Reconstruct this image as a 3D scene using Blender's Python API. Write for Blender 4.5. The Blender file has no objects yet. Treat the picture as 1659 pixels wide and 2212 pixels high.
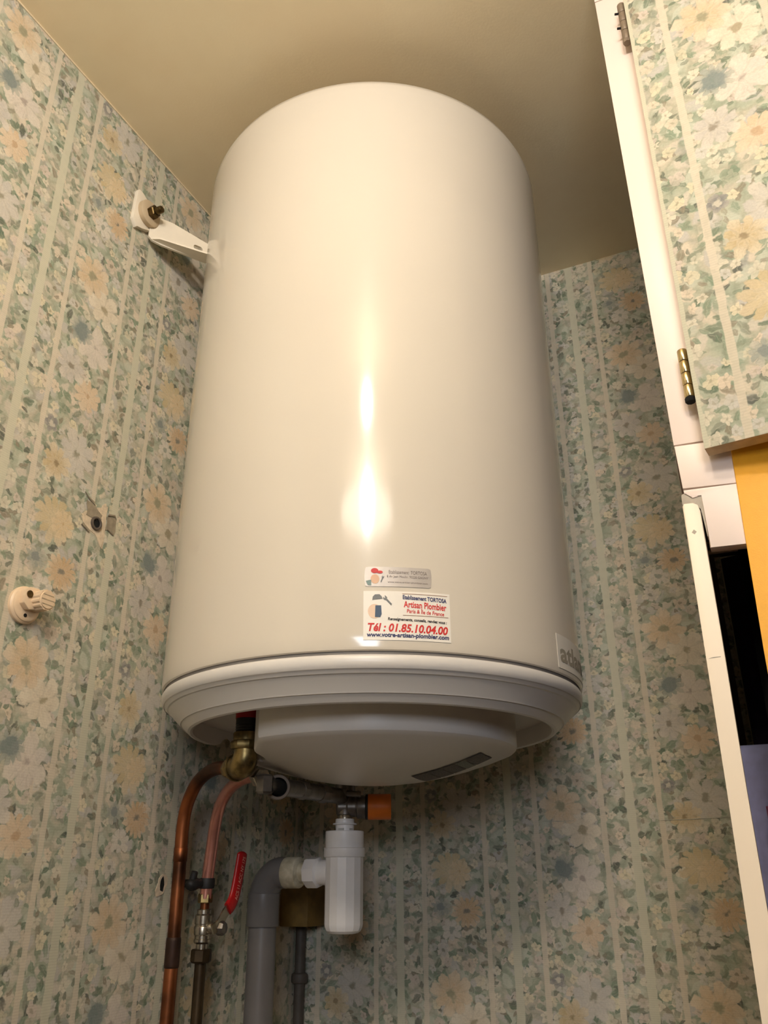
import bpy, bmesh, math, random
from mathutils import Vector, Matrix
import numpy as np

S = bpy.context.scene
COL = S.collection
PI = math.pi
OZ = 1.5                                   # eye height: world z = z measured from the eye + OZ

# ------------------------------------------------------------------ camera
PITCH, AZ, ROLL = math.radians(23.81), math.radians(24.52), math.radians(-0.267)
fh = Vector((-math.sin(AZ), math.cos(AZ), 0)); up = Vector((0, 0, 1))
FW = fh * math.cos(PITCH) + up * math.sin(PITCH)
RT = fh.cross(up); UP = RT.cross(FW)
RR = RT * math.cos(ROLL) + UP * math.sin(ROLL); UU = UP * math.cos(ROLL) - RT * math.sin(ROLL)
cam = bpy.data.cameras.new('camera'); cam.sensor_fit = 'VERTICAL'; cam.sensor_height = 24.0
cam.lens = 1789.0 / 2212.0 * 24.0; cam.clip_start = 0.02
co = bpy.data.objects.new('camera', cam); COL.objects.link(co)
M = Matrix.Identity(4)
for i in range(3):
    M[i][0], M[i][1], M[i][2] = RR[i], UU[i], -FW[i]
M[2][3] = OZ
co.matrix_world = M
S.camera = co

# ------------------------------------------------------------------ light
w = bpy.data.worlds.new('world'); S.world = w; w.use_nodes = True
w.node_tree.nodes['Background'].inputs[0].default_value = (0.55, 0.60, 0.72, 1)
w.node_tree.nodes['Background'].inputs[1].default_value = 0.01

def lamp(name, kind, loc, energy, color, **kw):
    l = bpy.data.lights.new(name, kind); l.energy = energy; l.color = color
    for k, v in kw.items(): setattr(l, k, v)
    o = bpy.data.objects.new(name, l); COL.objects.link(o)
    o.location = (loc[0], loc[1], loc[2] + OZ)
    return o

def aim(o, d):
    o.rotation_euler = Vector(d).to_track_quat('-Z', 'Y').to_euler()

def shade_falloff(o, low, z0, z1):
    """a lamp whose shade lets less light down than sideways and up"""
    l = o.data; l.use_nodes = True; nt = l.node_tree; em = nt.nodes['Emission']
    tc = nt.nodes.new('ShaderNodeTexCoord'); sp = nt.nodes.new('ShaderNodeSeparateXYZ'); mr = nt.nodes.new('ShaderNodeMapRange')
    nt.links.new(tc.outputs['Normal'], sp.inputs[0]); nt.links.new(sp.outputs[2], mr.inputs[0])
    mr.interpolation_type = 'SMOOTHSTEP'
    for i, v in ((1, z0), (2, z1), (3, low), (4, 1.0)): mr.inputs[i].default_value = v
    nt.links.new(mr.outputs[0], em.inputs['Strength'])

cb = lamp('ceiling_bulb', 'POINT', (0.16, -0.52, 0.985), 19, (1.0, 0.915, 0.80), shadow_soft_size=0.075)
shade_falloff(cb, 0.75, -0.48, -0.04)
lamp('near_bulb', 'POINT', (-0.09, 0.07, 0.925), 8.6, (1.0, 0.895, 0.755), shadow_soft_size=0.028)
lt = lamp('ceiling_globe', 'AREA', (0.17, -0.56, 0.985), 3.4, (1.0, 0.89, 0.75), shape='ELLIPSE', size=0.75, size_y=0.16)
aim(lt, (-0.33, 0.85, -0.35))
dl = lamp('doorway_daylight', 'AREA', (0.62, -1.9, 0.52), 25, (0.84, 0.90, 1.0), shape='RECTANGLE', size=0.8, size_y=0.55)
aim(dl, (-0.38, 1.0, -0.18))
S.view_settings.view_transform = 'Standard'; S.view_settings.look = 'None'
S.view_settings.gamma = 1.0; S.view_settings.use_curve_mapping = False
S.view_settings.exposure = 0.0

# ------------------------------------------------------------------ helpers: scene graph
WORLD = {}

def tag(o, label=None, cat=None, group=None, kind=None):
    if label: o['label'] = label
    if cat: o['category'] = cat
    if group: o['group'] = group
    if kind: o['kind'] = kind
    return o

def thing(name, loc, label, cat, group=None):
    o = bpy.data.objects.new(name, None); COL.objects.link(o)
    o.empty_display_size = 0.05
    o.location = (loc[0], loc[1], loc[2] + OZ); WORLD[o] = Vector(o.location)
    return tag(o, label, cat, group)

def link(name, bm, mat, parent=None, smooth=35, label=None, uv=None):
    if uv:
        lay = bm.loops.layers.uv.new('UVMap')
        for f in bm.faces:
            for lp in f.loops: lp[lay].uv = uv(lp.vert.co)
    bmesh.ops.recalc_face_normals(bm, faces=bm.faces)
    if smooth:
        lim = math.radians(smooth)
        for f in bm.faces: f.smooth = True
        for e in bm.edges:
            if len(e.link_faces) == 2 and e.calc_face_angle(0) > lim: e.smooth = False
    me = bpy.data.meshes.new(name)
    bm.to_mesh(me); bm.free()
    if isinstance(mat, (list, tuple)):
        for m_ in mat: me.materials.append(m_)
    else: me.materials.append(mat)
    o = bpy.data.objects.new(name, me); COL.objects.link(o)
    if parent is None:
        xs = [v.co for v in me.vertices]
        c = Vector(((min(v.x for v in xs) + max(v.x for v in xs)) / 2, (min(v.y for v in xs) + max(v.y for v in xs)) / 2, min(v.z for v in xs)))
        wl = c + Vector((0, 0, OZ)); o.location = wl
    else:
        o.parent = parent; wl = WORLD[parent]
    WORLD[o] = wl
    me.transform(Matrix.Translation(Vector((0, 0, OZ)) - wl))
    if label: o['label'] = label
    return o

def NB(): return bmesh.new()

def frame(axis, ref=(0, 0, 1)):
    a = Vector(axis).normalized(); r = Vector(ref)
    if abs(a.dot(r)) > 0.95: r = Vector((1, 0, 0))
    x = r.cross(a).normalized(); y = a.cross(x)
    return x, y, a

def lathe(bm, prof, org, axis=(0, 0, 1), seg=32, ref=(0, 0, 1), a0=0.0, a1=2 * PI, mat=0):
    x, y, a = frame(axis, ref); org = Vector(org)
    full = abs(a1 - a0 - 2 * PI) < 1e-6; n = seg if full else seg + 1
    rings = []
    for r, h in prof:
        if r < 1e-6: rings.append([bm.verts.new(org + a * h)])
        else: rings.append([bm.verts.new(org + a * h + (x * math.cos(a0 + (a1 - a0) * i / seg) + y * math.sin(a0 + (a1 - a0) * i / seg)) * r) for i in range(n)])
    for p, q in zip(rings[:-1], rings[1:]):
        for i in range(seg):
            j = (i + 1) % n
            try:
                if len(p) == 1 and len(q) == 1: continue
                if len(p) == 1: f = bm.faces.new((p[0], q[i], q[j]))
                elif len(q) == 1: f = bm.faces.new((p[i], q[0], p[j]))
                else: f = bm.faces.new((p[i], q[i], q[j], p[j]))
                f.material_index = mat
            except ValueError: pass
    return bm

def cyl(bm, p0, p1, r0, r1=None, seg=24, ch=0.0):
    p0 = Vector(p0); p1 = Vector(p1); L = (p1 - p0).length; r1 = r0 if r1 is None else r1
    if ch: prof = [(0, 0), (r0 - ch, 0), (r0, ch), (r1, L - ch), (r1 - ch, L), (0, L)]
    else: prof = [(0, 0), (r0, 0), (r1, L), (0, L)]
    return lathe(bm, prof, p0, p1 - p0, seg)

def catmull(pts, n=8):
    P = [Vector(p) for p in pts]; P = [P[0] * 2 - P[1]] + P + [P[-1] * 2 - P[-2]]
    out = []
    for i in range(1, len(P) - 2):
        a, b, c, d = P[i - 1:i + 3]
        for k in range(n):
            t = k / n
            out.append(0.5 * ((2 * b) + (c - a) * t + (2 * a - 5 * b + 4 * c - d) * t * t + (3 * b - a - 3 * c + d) * t ** 3))
    out.append(P[-2]); return out

def tube(bm, pts, r, seg=20, cap=True, flat=1.0):
    pts = [Vector(p) for p in pts]; n = len(pts)
    rs = r if isinstance(r, (list, tuple)) else [r] * n
    t = (pts[1] - pts[0]).normalized(); x, y, _ = frame(t)
    rings = []
    for i, p in enumerate(pts):
        t2 = (pts[min(i + 1, n - 1)] - pts[max(i - 1, 0)]).normalized()
        x = (x - t2 * x.dot(t2)).normalized(); y = t2.cross(x)
        rings.append([bm.verts.new(p + (x * math.cos(2 * PI * k / seg) * flat + y * math.sin(2 * PI * k / seg)) * rs[i]) for k in range(seg)])
    for p, q in zip(rings[:-1], rings[1:]):
        for k in range(seg): bm.faces.new((p[k], p[(k + 1) % seg], q[(k + 1) % seg], q[k]))
    if cap: bm.faces.new(rings[0][::-1]); bm.faces.new(rings[-1])
    return bm

def prism(bm, poly, org, ux, uy, depth, bevel=0.0):
    """polygon in the (ux, uy) plane at org, extruded by the vector depth"""
    org = Vector(org); ux = Vector(ux); uy = Vector(uy); d = Vector(depth)
    a = [bm.verts.new(org + ux * u + uy * v) for u, v in poly]
    b = [bm.verts.new(v.co + d) for v in a]
    fs = [bm.faces.new(a), bm.faces.new(b[::-1])]
    n = len(a)
    for i in range(n): fs.append(bm.faces.new((a[i], b[i], b[(i + 1) % n], a[(i + 1) % n])))
    if bevel:
        es = list({e for f in fs for e in f.edges})
        bmesh.ops.bevel(bm, geom=es, offset=bevel, segments=2, affect='EDGES', profile=0.6, clamp_overlap=True)
    return bm

def box(bm, lo, hi, bevel=0.0):
    lo = Vector(lo); hi = Vector(hi); s = hi - lo
    return prism(bm, [(0, 0), (s.x, 0), (s.x, s.y), (0, s.y)], lo, (1, 0, 0), (0, 1, 0), (0, 0, s.z), bevel)

# ------------------------------------------------------------------ helpers: materials
def s2l(c):
    return tuple(((v / 255.0) / 12.92 if v / 255.0 <= 0.04045 else ((v / 255.0 + 0.055) / 1.055) ** 2.4) for v in c)

class G:
    def __init__(self, name):
        self.m = bpy.data.materials.new(name); self.m.use_nodes = True
        self.nt = self.m.node_tree; self.b = self.nt.nodes['Principled BSDF']
    def put(self, sock, v):
        if hasattr(v, 'is_output'): self.nt.links.new(v, sock)
        elif isinstance(v, (tuple, list)):
            n = len(sock.default_value); v = tuple(v) + (1.0,) * (n - len(v)); sock.default_value = v[:n]
        else: sock.default_value = v
    def node(self, t, ins=None, **kw):
        n = self.nt.nodes.new(t)
        for k, v in kw.items(): setattr(n, k, v)
        for k, v in (ins or {}).items(): self.put(n.inputs[k], v)
        return n
    def m_(self, op, a, b=None, c=None, clamp=False):
        n = self.nt.nodes.new('ShaderNodeMath'); n.operation = op; n.use_clamp = clamp
        for i, v in enumerate((a, b, c)):
            if v is not None: self.put(n.inputs[i], v)
        return n.outputs[0]
    def mix(self, f, a, b, blend='MIX'):
        n = self.nt.nodes.new('ShaderNodeMix'); n.data_type = 'RGBA'; n.blend_type = blend
        self.put(n.inputs[0], f); self.put(n.inputs[6], a); self.put(n.inputs[7], b)
        return n.outputs[2]
    def ramp(self, f, stops, const=False):
        n = self.nt.nodes.new('ShaderNodeValToRGB'); cr = n.color_ramp
        cr.interpolation = 'CONSTANT' if const else 'LINEAR'
        while len(cr.elements) < len(stops): cr.elements.new(0.5)
        for e, (p, c) in zip(cr.elements, stops): e.position = p
        for e, (p, c) in zip(cr.elements, stops): e.color = tuple(c) + (1.0,) * (4 - len(c))
        self.put(n.inputs[0], f); return n.outputs[0]
    def noise(self, vec, scale, detail=2, rough=0.5, dist=0.0):
        n = self.node('ShaderNodeTexNoise', {'Scale': scale, 'Detail': detail, 'Roughness': rough, 'Distortion': dist})
        if vec is not None: self.put(n.inputs['Vector'], vec)
        return n
    def ss(self, x, lo, hi):
        n = self.node('ShaderNodeMapRange', {0: x, 1: lo, 2: hi, 3: 0.0, 4: 1.0}); n.interpolation_type = 'SMOOTHSTEP'
        return n.outputs[0]
    def comb(self, x, y, z=0.0):
        return self.node('ShaderNodeCombineXYZ', {0: x, 1: y, 2: z}).outputs[0]
    def bump(self, h, strength=0.2, dist=0.002):
        n = self.node('ShaderNodeBump', {'Strength': strength, 'Distance': dist, 'Height': h}); self.put(self.b.inputs['Normal'], n.outputs[0])
    def set(self, **kw):
        for k, v in kw.items(): self.put(self.b.inputs[k.replace('_', ' ')], v)
        return self.m

def mat(name, col, rough=0.5, metal=0.0, var=0.08, scale=40, bump=0.0, bscale=200, spec=0.5, dark=None, ior=None):
    """plain material with a soft procedural tone variation"""
    g = G(name); tc = g.node('ShaderNodeTexCoord')
    n = g.noise(tc.outputs['Object'], scale, 3)
    c = s2l(col); d = s2l(dark) if dark else tuple(v * (1 - var) for v in c)
    u = tuple(min(1, v * (1 + var)) for v in c)
    g.set(Base_Color=g.mix(g.ss(n.outputs['Fac'], 0.3, 0.7), d, u), Roughness=rough, Metallic=metal)
    g.b.inputs['Specular IOR Level'].default_value = spec
    if bump:
        b = g.noise(tc.outputs['Object'], bscale, 2); g.bump(b.outputs['Fac'], bump, 0.001)
    return g.m

# ---- floral wallpaper: stripes in threes, a wide flower band between, half-drop repeat
PW, PV = 0.183, 0.541
SH = 0.045

def wallpaper(name):
    g = G(name); M_ = g.m_
    uv = g.node('ShaderNodeUVMap'); sp = g.node('ShaderNodeSeparateXYZ', {0: uv.outputs[0]})
    u0, v0 = sp.outputs[0], sp.outputs[1]
    cont = g.comb(u0, v0)
    wob = g.noise(cont, 55, 2); ws = g.node('ShaderNodeSeparateXYZ', {0: wob.outputs['Color']})
    wo2 = g.node('ShaderNodeSeparateXYZ', {0: g.noise(cont, 190, 1).outputs['Color']})
    u = M_('ADD', u0, M_('ADD', M_('MULTIPLY', M_('SUBTRACT', ws.outputs[0], 0.5), 0.009), M_('MULTIPLY', M_('SUBTRACT', wo2.outputs[0], 0.5), 0.0055)))
    v = M_('ADD', v0, M_('ADD', M_('MULTIPLY', M_('SUBTRACT', ws.outputs[1], 0.5), 0.009), M_('MULTIPLY', M_('SUBTRACT', wo2.outputs[1], 0.5), 0.0055)))
    warp = g.comb(u, v)
    k = M_('FLOOR', M_('DIVIDE', u0, PW)); fu0 = M_('SUBTRACT', u0, M_('MULTIPLY', k, PW))
    par = M_('FLOORED_MODULO', k, 2.0)
    x = M_('SUBTRACT', M_('SUBTRACT', u, M_('MULTIPLY', k, PW)), PW / 2)
    vv = M_('ADD', v, M_('MULTIPLY', par, PV / 2))
    d = M_('SUBTRACT', M_('FLOORED_MODULO', M_('ADD', M_('SUBTRACT', 0.400, vv), SH), PV), SH)
    t = M_('DIVIDE', M_('ADD', d, SH), PV)
    # ground: drifting pale mint, beige and lilac grey
    n1 = g.noise(cont, 26, 3); n2 = g.noise(cont, 60, 3, 0.6); n3 = g.noise(cont, 420, 3, 0.7)
    base = g.ramp(n1.outputs['Fac'], [(0.30, s2l((158, 174, 156))), (0.46, s2l((188, 194, 176))), (0.58, s2l((200, 194, 176))), (0.72, s2l((172, 174, 172)))])
    base = g.mix(M_('MULTIPLY', g.ss(n2.outputs['Fac'], 0.5, 0.68), 0.5), base, s2l((158, 172, 152)))
    # leaves and small flowers, scattered cells
    def cells(scale, off):
        vt = g.node('ShaderNodeTexVoronoi', {'Vector': g.node('ShaderNodeVectorMath', {0: warp, 1: (off, off * 1.7, 0)}, operation='ADD').outputs[0], 'Scale': scale, 'Randomness': 0.9})
        vt.voronoi_dimensions = '2D'
        lv = g.node('ShaderNodeVectorMath', {0: g.node('ShaderNodeVectorMath', {0: warp, 1: (off, off * 1.7, 0)}, operation='ADD').outputs[0], 1: vt.outputs['Position']}, operation='SUBTRACT')
        q = g.node('ShaderNodeSeparateXYZ', {0: lv.outputs[0]}); c = g.node('ShaderNodeSeparateXYZ', {0: vt.outputs['Color']})
        return q.outputs[0], q.outputs[1], c.outputs[0], c.outputs[1], c.outputs[2]
    def leaves(col, scale, off, L, W, keep, cols, alpha):
        lx, ly, r1, r2, r3 = cells(scale, off)
        a = M_('MULTIPLY', r1, 6.283); ca, sa = M_('COSINE', a), M_('SINE', a)
        X = M_('DIVIDE', M_('ADD', M_('MULTIPLY', lx, ca), M_('MULTIPLY', ly, sa)), L)
        Y = M_('DIVIDE', M_('ABSOLUTE', M_('SUBTRACT', M_('MULTIPLY', ly, ca), M_('MULTIPLY', lx, sa))), W)
        h = M_('SUBTRACT', M_('SUBTRACT', 1.0, M_('MULTIPLY', X, X)), Y)
        mk = M_('MULTIPLY', M_('MULTIPLY', g.ss(h, 0.0, 0.45), M_('LESS_THAN', r2, keep)), M_('MULTIPLY', alpha, M_('ADD', .55, M_('MULTIPLY', fade, .45))))
        lc = g.ramp(r3, cols, True)
        lc = g.mix(M_('MULTIPLY', g.ss(Y, 0.16, 0.0), 0.25), lc, s2l((214, 214, 196)))
        return g.mix(mk, col, lc)
    LC = [(0.0, s2l((132, 156, 132))), (0.26, s2l((102, 128, 106))), (0.44, s2l((146, 154, 138))), (0.60, s2l((148, 138, 118))), (0.78, s2l((104, 116, 102))), (0.92, s2l((88, 96, 90)))]
    LP = [(0.0, s2l((214, 206, 194))), (0.25, s2l((200, 208, 194))), (0.5, s2l((226, 212, 194))), (0.75, s2l((200, 198, 198)))]
    fade = g.ss(g.noise(cont, 34, 2).outputs['Fac'], .30, .62)
    base = leaves(base, 46, 3.1, 0.0150, 0.0078, 0.98, LP, 0.9)
    base = leaves(base, 60, 7.7, 0.0110, 0.0056, 0.55, LC, 0.9)
    base = leaves(base, 98, 1.3, 0.0066, 0.0034, 0.42, LC, 0.9)
    ve = g.node('ShaderNodeTexVoronoi', {'Vector': g.comb(M_('ADD', u, 3.1), M_('ADD', v, 5.27)), 'Scale': 46.0, 'Randomness': 0.9}, feature='DISTANCE_TO_EDGE', voronoi_dimensions='2D')
    base = g.mix(M_('MULTIPLY', g.ss(ve.outputs['Distance'], .16, .0), .30), base, s2l((140, 146, 124)))
    # small five-petal flowers
    lx, ly, r1, r2, r3 = cells(58, 5.3)
    ln = M_('SQRT', M_('ADD', M_('MULTIPLY', lx, lx), M_('MULTIPLY', ly, ly)))
    an = M_('ADD', M_('ARCTAN2', ly, lx), M_('MULTIPLY', r1, 6.0))
    ed = M_('MULTIPLY', M_('ADD', 0.76, M_('MULTIPLY', M_('ABSOLUTE', M_('COSINE', M_('MULTIPLY', an, 2.5))), 0.30)), M_('ADD', 0.0046, M_('MULTIPLY', r3, 0.0048)))
    mk = M_('MULTIPLY', g.ss(M_('SUBTRACT', ed, ln), 0.0, 0.0009), M_('LESS_THAN', r2, 0.62))
    sc = g.ramp(r1, [(0.0, s2l((226, 220, 202))), (0.3, s2l((228, 212, 192))), (0.5, s2l((212, 210, 206))), (0.68, s2l((230, 220, 190))), (0.84, s2l((216, 202, 194)))], True)
    sc = g.mix(M_('MULTIPLY', g.ss(M_('ABSOLUTE', M_('COSINE', M_('MULTIPLY', an, 2.5))), 0.45, 0.0), 0.35), sc, s2l((168, 160, 142)))
    sc = g.mix(M_('MULTIPLY', g.ss(ln, 0.0024, 0.0008), .55), sc, s2l((150, 140, 112)))
    base = g.mix(M_('MULTIPLY', mk, M_('ADD', .45, M_('MULTIPLY', fade, .45))), base, sc)
    # big flowers of the wide band: three layers of look-up tables along the repeat
    # (d, dx, radius, petals, centre radius, outer, inner, centre, lo, hi)
    L1 = [(.088, -.008, .018, 7, .20, (224, 222, 220), (232, 226, 220), (150, 160, 150)),
          (.215, .019, .033, 6, .16, (242, 232, 214), (232, 216, 194), (160, 146, 110)),
          (.283, .013, .034, 6, .10, (226, 218, 216), (230, 218, 214), (166, 150, 146)),
          (.357, .014, .027, 9, .16, (228, 190, 146), (234, 202, 166), (196, 156, 112)),
          (.445, .0115, .035, 8, .15, (204, 202, 206), (216, 212, 210), (144, 140, 116))]
    L2 = [(0.0, -.006, .036, 11, .06, (210, 184, 128), (224, 200, 148), (178, 150, 98)),
          (.055, -.024, .0165, 9, .34, (146, 160, 158), (160, 170, 168), (124, 142, 146)),
          (.178, -.011, .035, 8, .20, (230, 200, 160), (226, 188, 138), (150, 152, 122)),
          (.270, -.014, .0235, 12, .50, (146, 162, 162), (132, 150, 152), (120, 140, 144)),
          (.330, -.022, .029, 8, .16, (218, 212, 212), (200, 196, 198), (140, 128, 110)),
          (.424, -.036, .0135, 5, .28, (124, 128, 140), (110, 116, 130), (220, 214, 202)),
          (.470, -.019, .0255, 8, .12, (220, 198, 148), (204, 172, 112), (150, 126, 84))]
    L3 = [(.004, .008, .0225, 9, .05, (236, 208, 160), (232, 198, 140), (200, 160, 96)),
          (.061, .018, .0265, 14, .16, (222, 180, 124), (214, 164, 104), (112, 120, 118)),
          (.118, -.022, .012, 6, .22, (214, 208, 206), (198, 196, 196), (140, 140, 126)),
          (.138, .018, .0125, 5, .2, (224, 206, 190), (208, 190, 172), (150, 140, 120)),
          (.395, -.018, .012, 3, .02, (118, 150, 124), (102, 134, 110), (120, 140, 110))]
    mute = lambda c: tuple(v_ * .80 + m_ * .20 for v_, m_ in zip(c, (188, 186, 168)))
    def tabs(L):
        T = lambda z: (z + SH) / PV
        A, B, C, D, E_ = [], [], [], [], []
        if T(L[0][0] - L[0][2]) > 0.004:
            L = [(-.04, 0, 0.0005, 5, .1, (0, 0, 0), (0, 0, 0), (0, 0, 0))] + L
        for i, f in enumerate(L):
            lo = 0.0 if i == 0 else T((L[i - 1][0] + L[i - 1][2] + f[0] - f[2]) / 2)
            A.append((lo, ((f[1] + .06) / .12, T(f[0]), f[2] / .05))); B.append((lo, s2l(mute(f[5])))); C.append((lo, s2l(mute(f[6]))))
            D.append((lo, s2l(f[7]))); E_.append((lo, (f[3] / 16.0, f[4], (f[0] * 37.0) % 1.0)))
        return [g.ramp(t, q, True) for q in (A, B, C, D, E_)]
    for L in (L1, L2, L3):
        a, cb, cc, cd, ce = tabs(L)
        s = g.node('ShaderNodeSeparateXYZ', {0: a}); e = g.node('ShaderNodeSeparateXYZ', {0: ce})
        fx = M_('SUBTRACT', x, M_('SUBTRACT', M_('MULTIPLY', s.outputs[0], .12), .06))
        fy = M_('MULTIPLY', M_('SUBTRACT', t, s.outputs[1]), PV)
        r = M_('MAXIMUM', M_('MULTIPLY', s.outputs[2], .05), 1e-4)
        rr = M_('DIVIDE', M_('SQRT', M_('ADD', M_('MULTIPLY', fx, fx), M_('MULTIPLY', fy, fy))), r)
        pa = M_('DIVIDE', M_('MULTIPLY', M_('ADD', M_('ARCTAN2', fy, fx), e.outputs[2]), M_('MULTIPLY', e.outputs[0], 16.0)), 6.28318)
        idn = M_('ROUND', pa); fr = M_('ABSOLUTE', M_('SUBTRACT', pa, idn))
        wn = g.node('ShaderNodeTexWhiteNoise', {'W': M_('ADD', idn, M_('MULTIPLY', e.outputs[2], 91.0))}, noise_dimensions='1D')
        jit = wn.outputs['Value']
        f2 = M_('MULTIPLY', fr, 2.0)
        ed = M_('MULTIPLY', M_('SUBTRACT', 1.0, M_('MULTIPLY', M_('POWER', f2, 2.6), .36)), M_('ADD', .82, M_('MULTIPLY', jit, .2)))
        mk = g.ss(M_('SUBTRACT', ed, rr), 0.0, 0.09)
        col = g.mix(g.ss(rr, 0.95, 0.15), cb, cc)
        col = g.mix(M_('MULTIPLY', M_('MULTIPLY', jit, g.ss(rr, .2, .8)), .55), col, s2l((234, 224, 208)))
        stre = g.noise(g.comb(M_('MULTIPLY', pa, 3.0), M_('MULTIPLY', rr, 1.4), s.outputs[1]), 2.2, 2)
        col = g.mix(M_('MULTIPLY', g.ss(stre.outputs['Fac'], .5, .75), .32), col, g.mix(.5, cc, s2l((140, 126, 100))))
        line = M_('MULTIPLY', M_('MULTIPLY', g.ss(fr, .30, .5), g.ss(rr, 1.1, .5)), .58)
        col = g.mix(line, col, g.mix(.35, cc, s2l((108, 100, 82))))
        # inner ring of half-turned petals
        pb = M_('ADD', pa, .5); fb = M_('ABSOLUTE', M_('SUBTRACT', pb, M_('ROUND', pb)))
        inn = g.ss(M_('SUBTRACT', M_('MULTIPLY', M_('SUBTRACT', 1.0, M_('MULTIPLY', fb, 1.0)), .60), rr), 0.0, .10)
        col = g.mix(M_('MULTIPLY', inn, .38), col, g.mix(.55, cb, s2l((236, 226, 208))))
        rag_c = M_('MULTIPLY', M_('SUBTRACT', n2.outputs['Fac'], .5), .5)
        col = g.mix(M_('MULTIPLY', g.ss(M_('ADD', M_('SUBTRACT', e.outputs[1], rr), rag_c), -.08, .06), .8), col, cd)
        base = g.mix(M_('MULTIPLY', mk, .93), base, col)
    # watercolour mottling
    mot = M_('ADD', .80, M_('MULTIPLY', n3.outputs['Fac'], .40))
    base = g.mix(1.0, base, g.comb(mot, mot, mot), 'MULTIPLY')
    # stripes
    dc = M_('MINIMUM', fu0, M_('SUBTRACT', PW, fu0)); d1 = M_('ABSOLUTE', M_('SUBTRACT', dc, .041))
    rag = M_('MULTIPLY', M_('SUBTRACT', ws.outputs[2], .5), .0035)
    m0 = g.ss(M_('ADD', dc, rag), .0066, .0054); m1 = g.ss(M_('ADD', d1, rag), .0046, .0034)
    rib = M_('MULTIPLY', M_('SINE', M_('MULTIPLY', v0, 2 * PI / .0028)), .035)
    sb = M_('ADD', 1.0, rib)
    s0 = g.mix(1.0, s2l((212, 212, 192)), g.comb(sb, sb, sb), 'MULTIPLY'); s1 = g.mix(1.0, s2l((222, 212, 194)), g.comb(sb, sb, sb), 'MULTIPLY')
    base = g.mix(M_('MULTIPLY', m1, .86), base, s1); base = g.mix(M_('MULTIPLY', m0, .92), base, s0)
    base = g.node('ShaderNodeHueSaturation', {'Saturation': .80, 'Color': base}).outputs[0]
    g.set(Base_Color=g.mix(1.0, base, WP, 'MULTIPLY'), Roughness=.62)
    g.b.inputs['Specular IOR Level'].default_value = .3
    hb = M_('ADD', M_('MULTIPLY', n3.outputs['Fac'], .5), M_('MULTIPLY', rib, 4.0))
    g.bump(hb, .12, .001)
    return g.m
WP = (0.89, 0.855, 0.785)
M_paper = wallpaper('floral_wallpaper')

def ceiling_mat():
    g = G('old_ceiling_paint'); tc = g.node('ShaderNodeTexCoord')
    n = g.noise(tc.outputs['Object'], 4, 4, .6); n2 = g.noise(tc.outputs['Object'], 260, 2)
    c = g.mix(g.ss(n.outputs['Fac'], .35, .7), s2l((250, 232, 196)), s2l((255, 240, 206)))
    g.set(Base_Color=c, Roughness=.45); g.b.inputs['Specular IOR Level'].default_value = .4
    g.bump(n2.outputs['Fac'], .12, .001); return g.m
M_ceil = ceiling_mat()
M_floor = mat('floor_tile', (88, 70, 56), .5, var=.1, scale=8)
M_plainwall = mat('cream_wall', (104, 94, 80), .7, var=.05, scale=6)
M_enamel = mat('white_enamel', (217, 208, 194), .11, var=.012, scale=5, spec=.5)
M_plast = mat('white_plastic_cover', (222, 217, 212), .32, var=.02, scale=12, bump=.03, bscale=500)
M_gap = mat('grey_joint', (138, 131, 124), .6)
M_bracket = mat('white_painted_steel', (236, 226, 208), .35, var=.03)
M_washer = mat('beige_washer', (196, 176, 146), .55, var=.05)
M_bolt = mat('old_brass_bolt', (86, 70, 40), .38, .85, var=.3, scale=200)
M_brass = mat('dull_brass', (150, 128, 82), .36, .85, var=.22, scale=70, dark=(96, 82, 50))
M_copper_old = mat('tarnished_copper', (150, 88, 52), .42, .85, var=.2, scale=17, dark=(66, 40, 24))
M_copper_dark = mat('scorched_copper', (64, 44, 34), .55, .6, var=.3, scale=60)
M_copper_new = mat('bright_copper', (236, 166, 148), .28, .78, var=.06, scale=60)
M_chrome = mat('nickel_plated_brass', (188, 178, 160), .26, .95, var=.1, scale=90)
M_greymetal = mat('grey_cast_metal', (128, 122, 116), .38, .85, var=.12, scale=90)
M_steel_dark = mat('dark_bronze_pipe', (70, 56, 38), .45, .7, var=.3, scale=40)
M_black = mat('black_rubber', (26, 25, 24), .6, var=.1)
M_hole = mat('dark_hole', (10, 9, 8), .9, var=.1)
M_redplastic = mat('red_plastic', (150, 18, 16), .42, var=.12, scale=60)
M_redlever = mat('red_vinyl_grip', (176, 18, 20), .38, var=.1, scale=80)
M_orange = mat('orange_plastic', (222, 116, 32), .45, var=.06, scale=90)
M_trap = mat('white_trap_plastic', (240, 236, 234), .36, var=.025, scale=40)
M_trap_old = mat('aged_white_plastic', (206, 198, 176), .4, var=.1, scale=80, dark=(176, 166, 140))
M_pvc = mat('grey_pvc', (112, 108, 106), .34, var=.05, scale=30)
M_wood = mat('brown_stained_wood', (126, 98, 46), .6, var=.15, scale=60)
M_pipepaint = mat('dark_painted_pipe', (84, 76, 68), .6, var=.15, scale=60)
M_porc = mat('cream_porcelain', (230, 204, 172), .35, var=.06, scale=50)
M_plaster = mat('bare_plaster', (214, 196, 170), .8, var=.12, scale=160, bump=.3)
M_torn = mat('torn_paper_backing', (150, 138, 118), .8, var=.15, scale=120)
M_plug = mat('grey_wall_plug', (92, 82, 74), .6, var=.1)
M_stile = mat('pinkish_white_gloss', (236, 218, 208), .4, var=.015, scale=10)
M_post = mat('cream_white_gloss', (238, 222, 200), .4, var=.02, scale=14)
M_putty = mat('grey_putty', (176, 166, 152), .7, var=.08, scale=120)
M_dooredge = mat('raw_board_edge', (178, 160, 132), .7, var=.12, scale=90)
M_yellow = mat('yellow_laminate', (236, 168, 36), .5, var=.025, scale=160, bump=.08, bscale=900)
M_inside = mat('dark_brown_board', (66, 46, 32), .7, var=.15)
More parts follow.
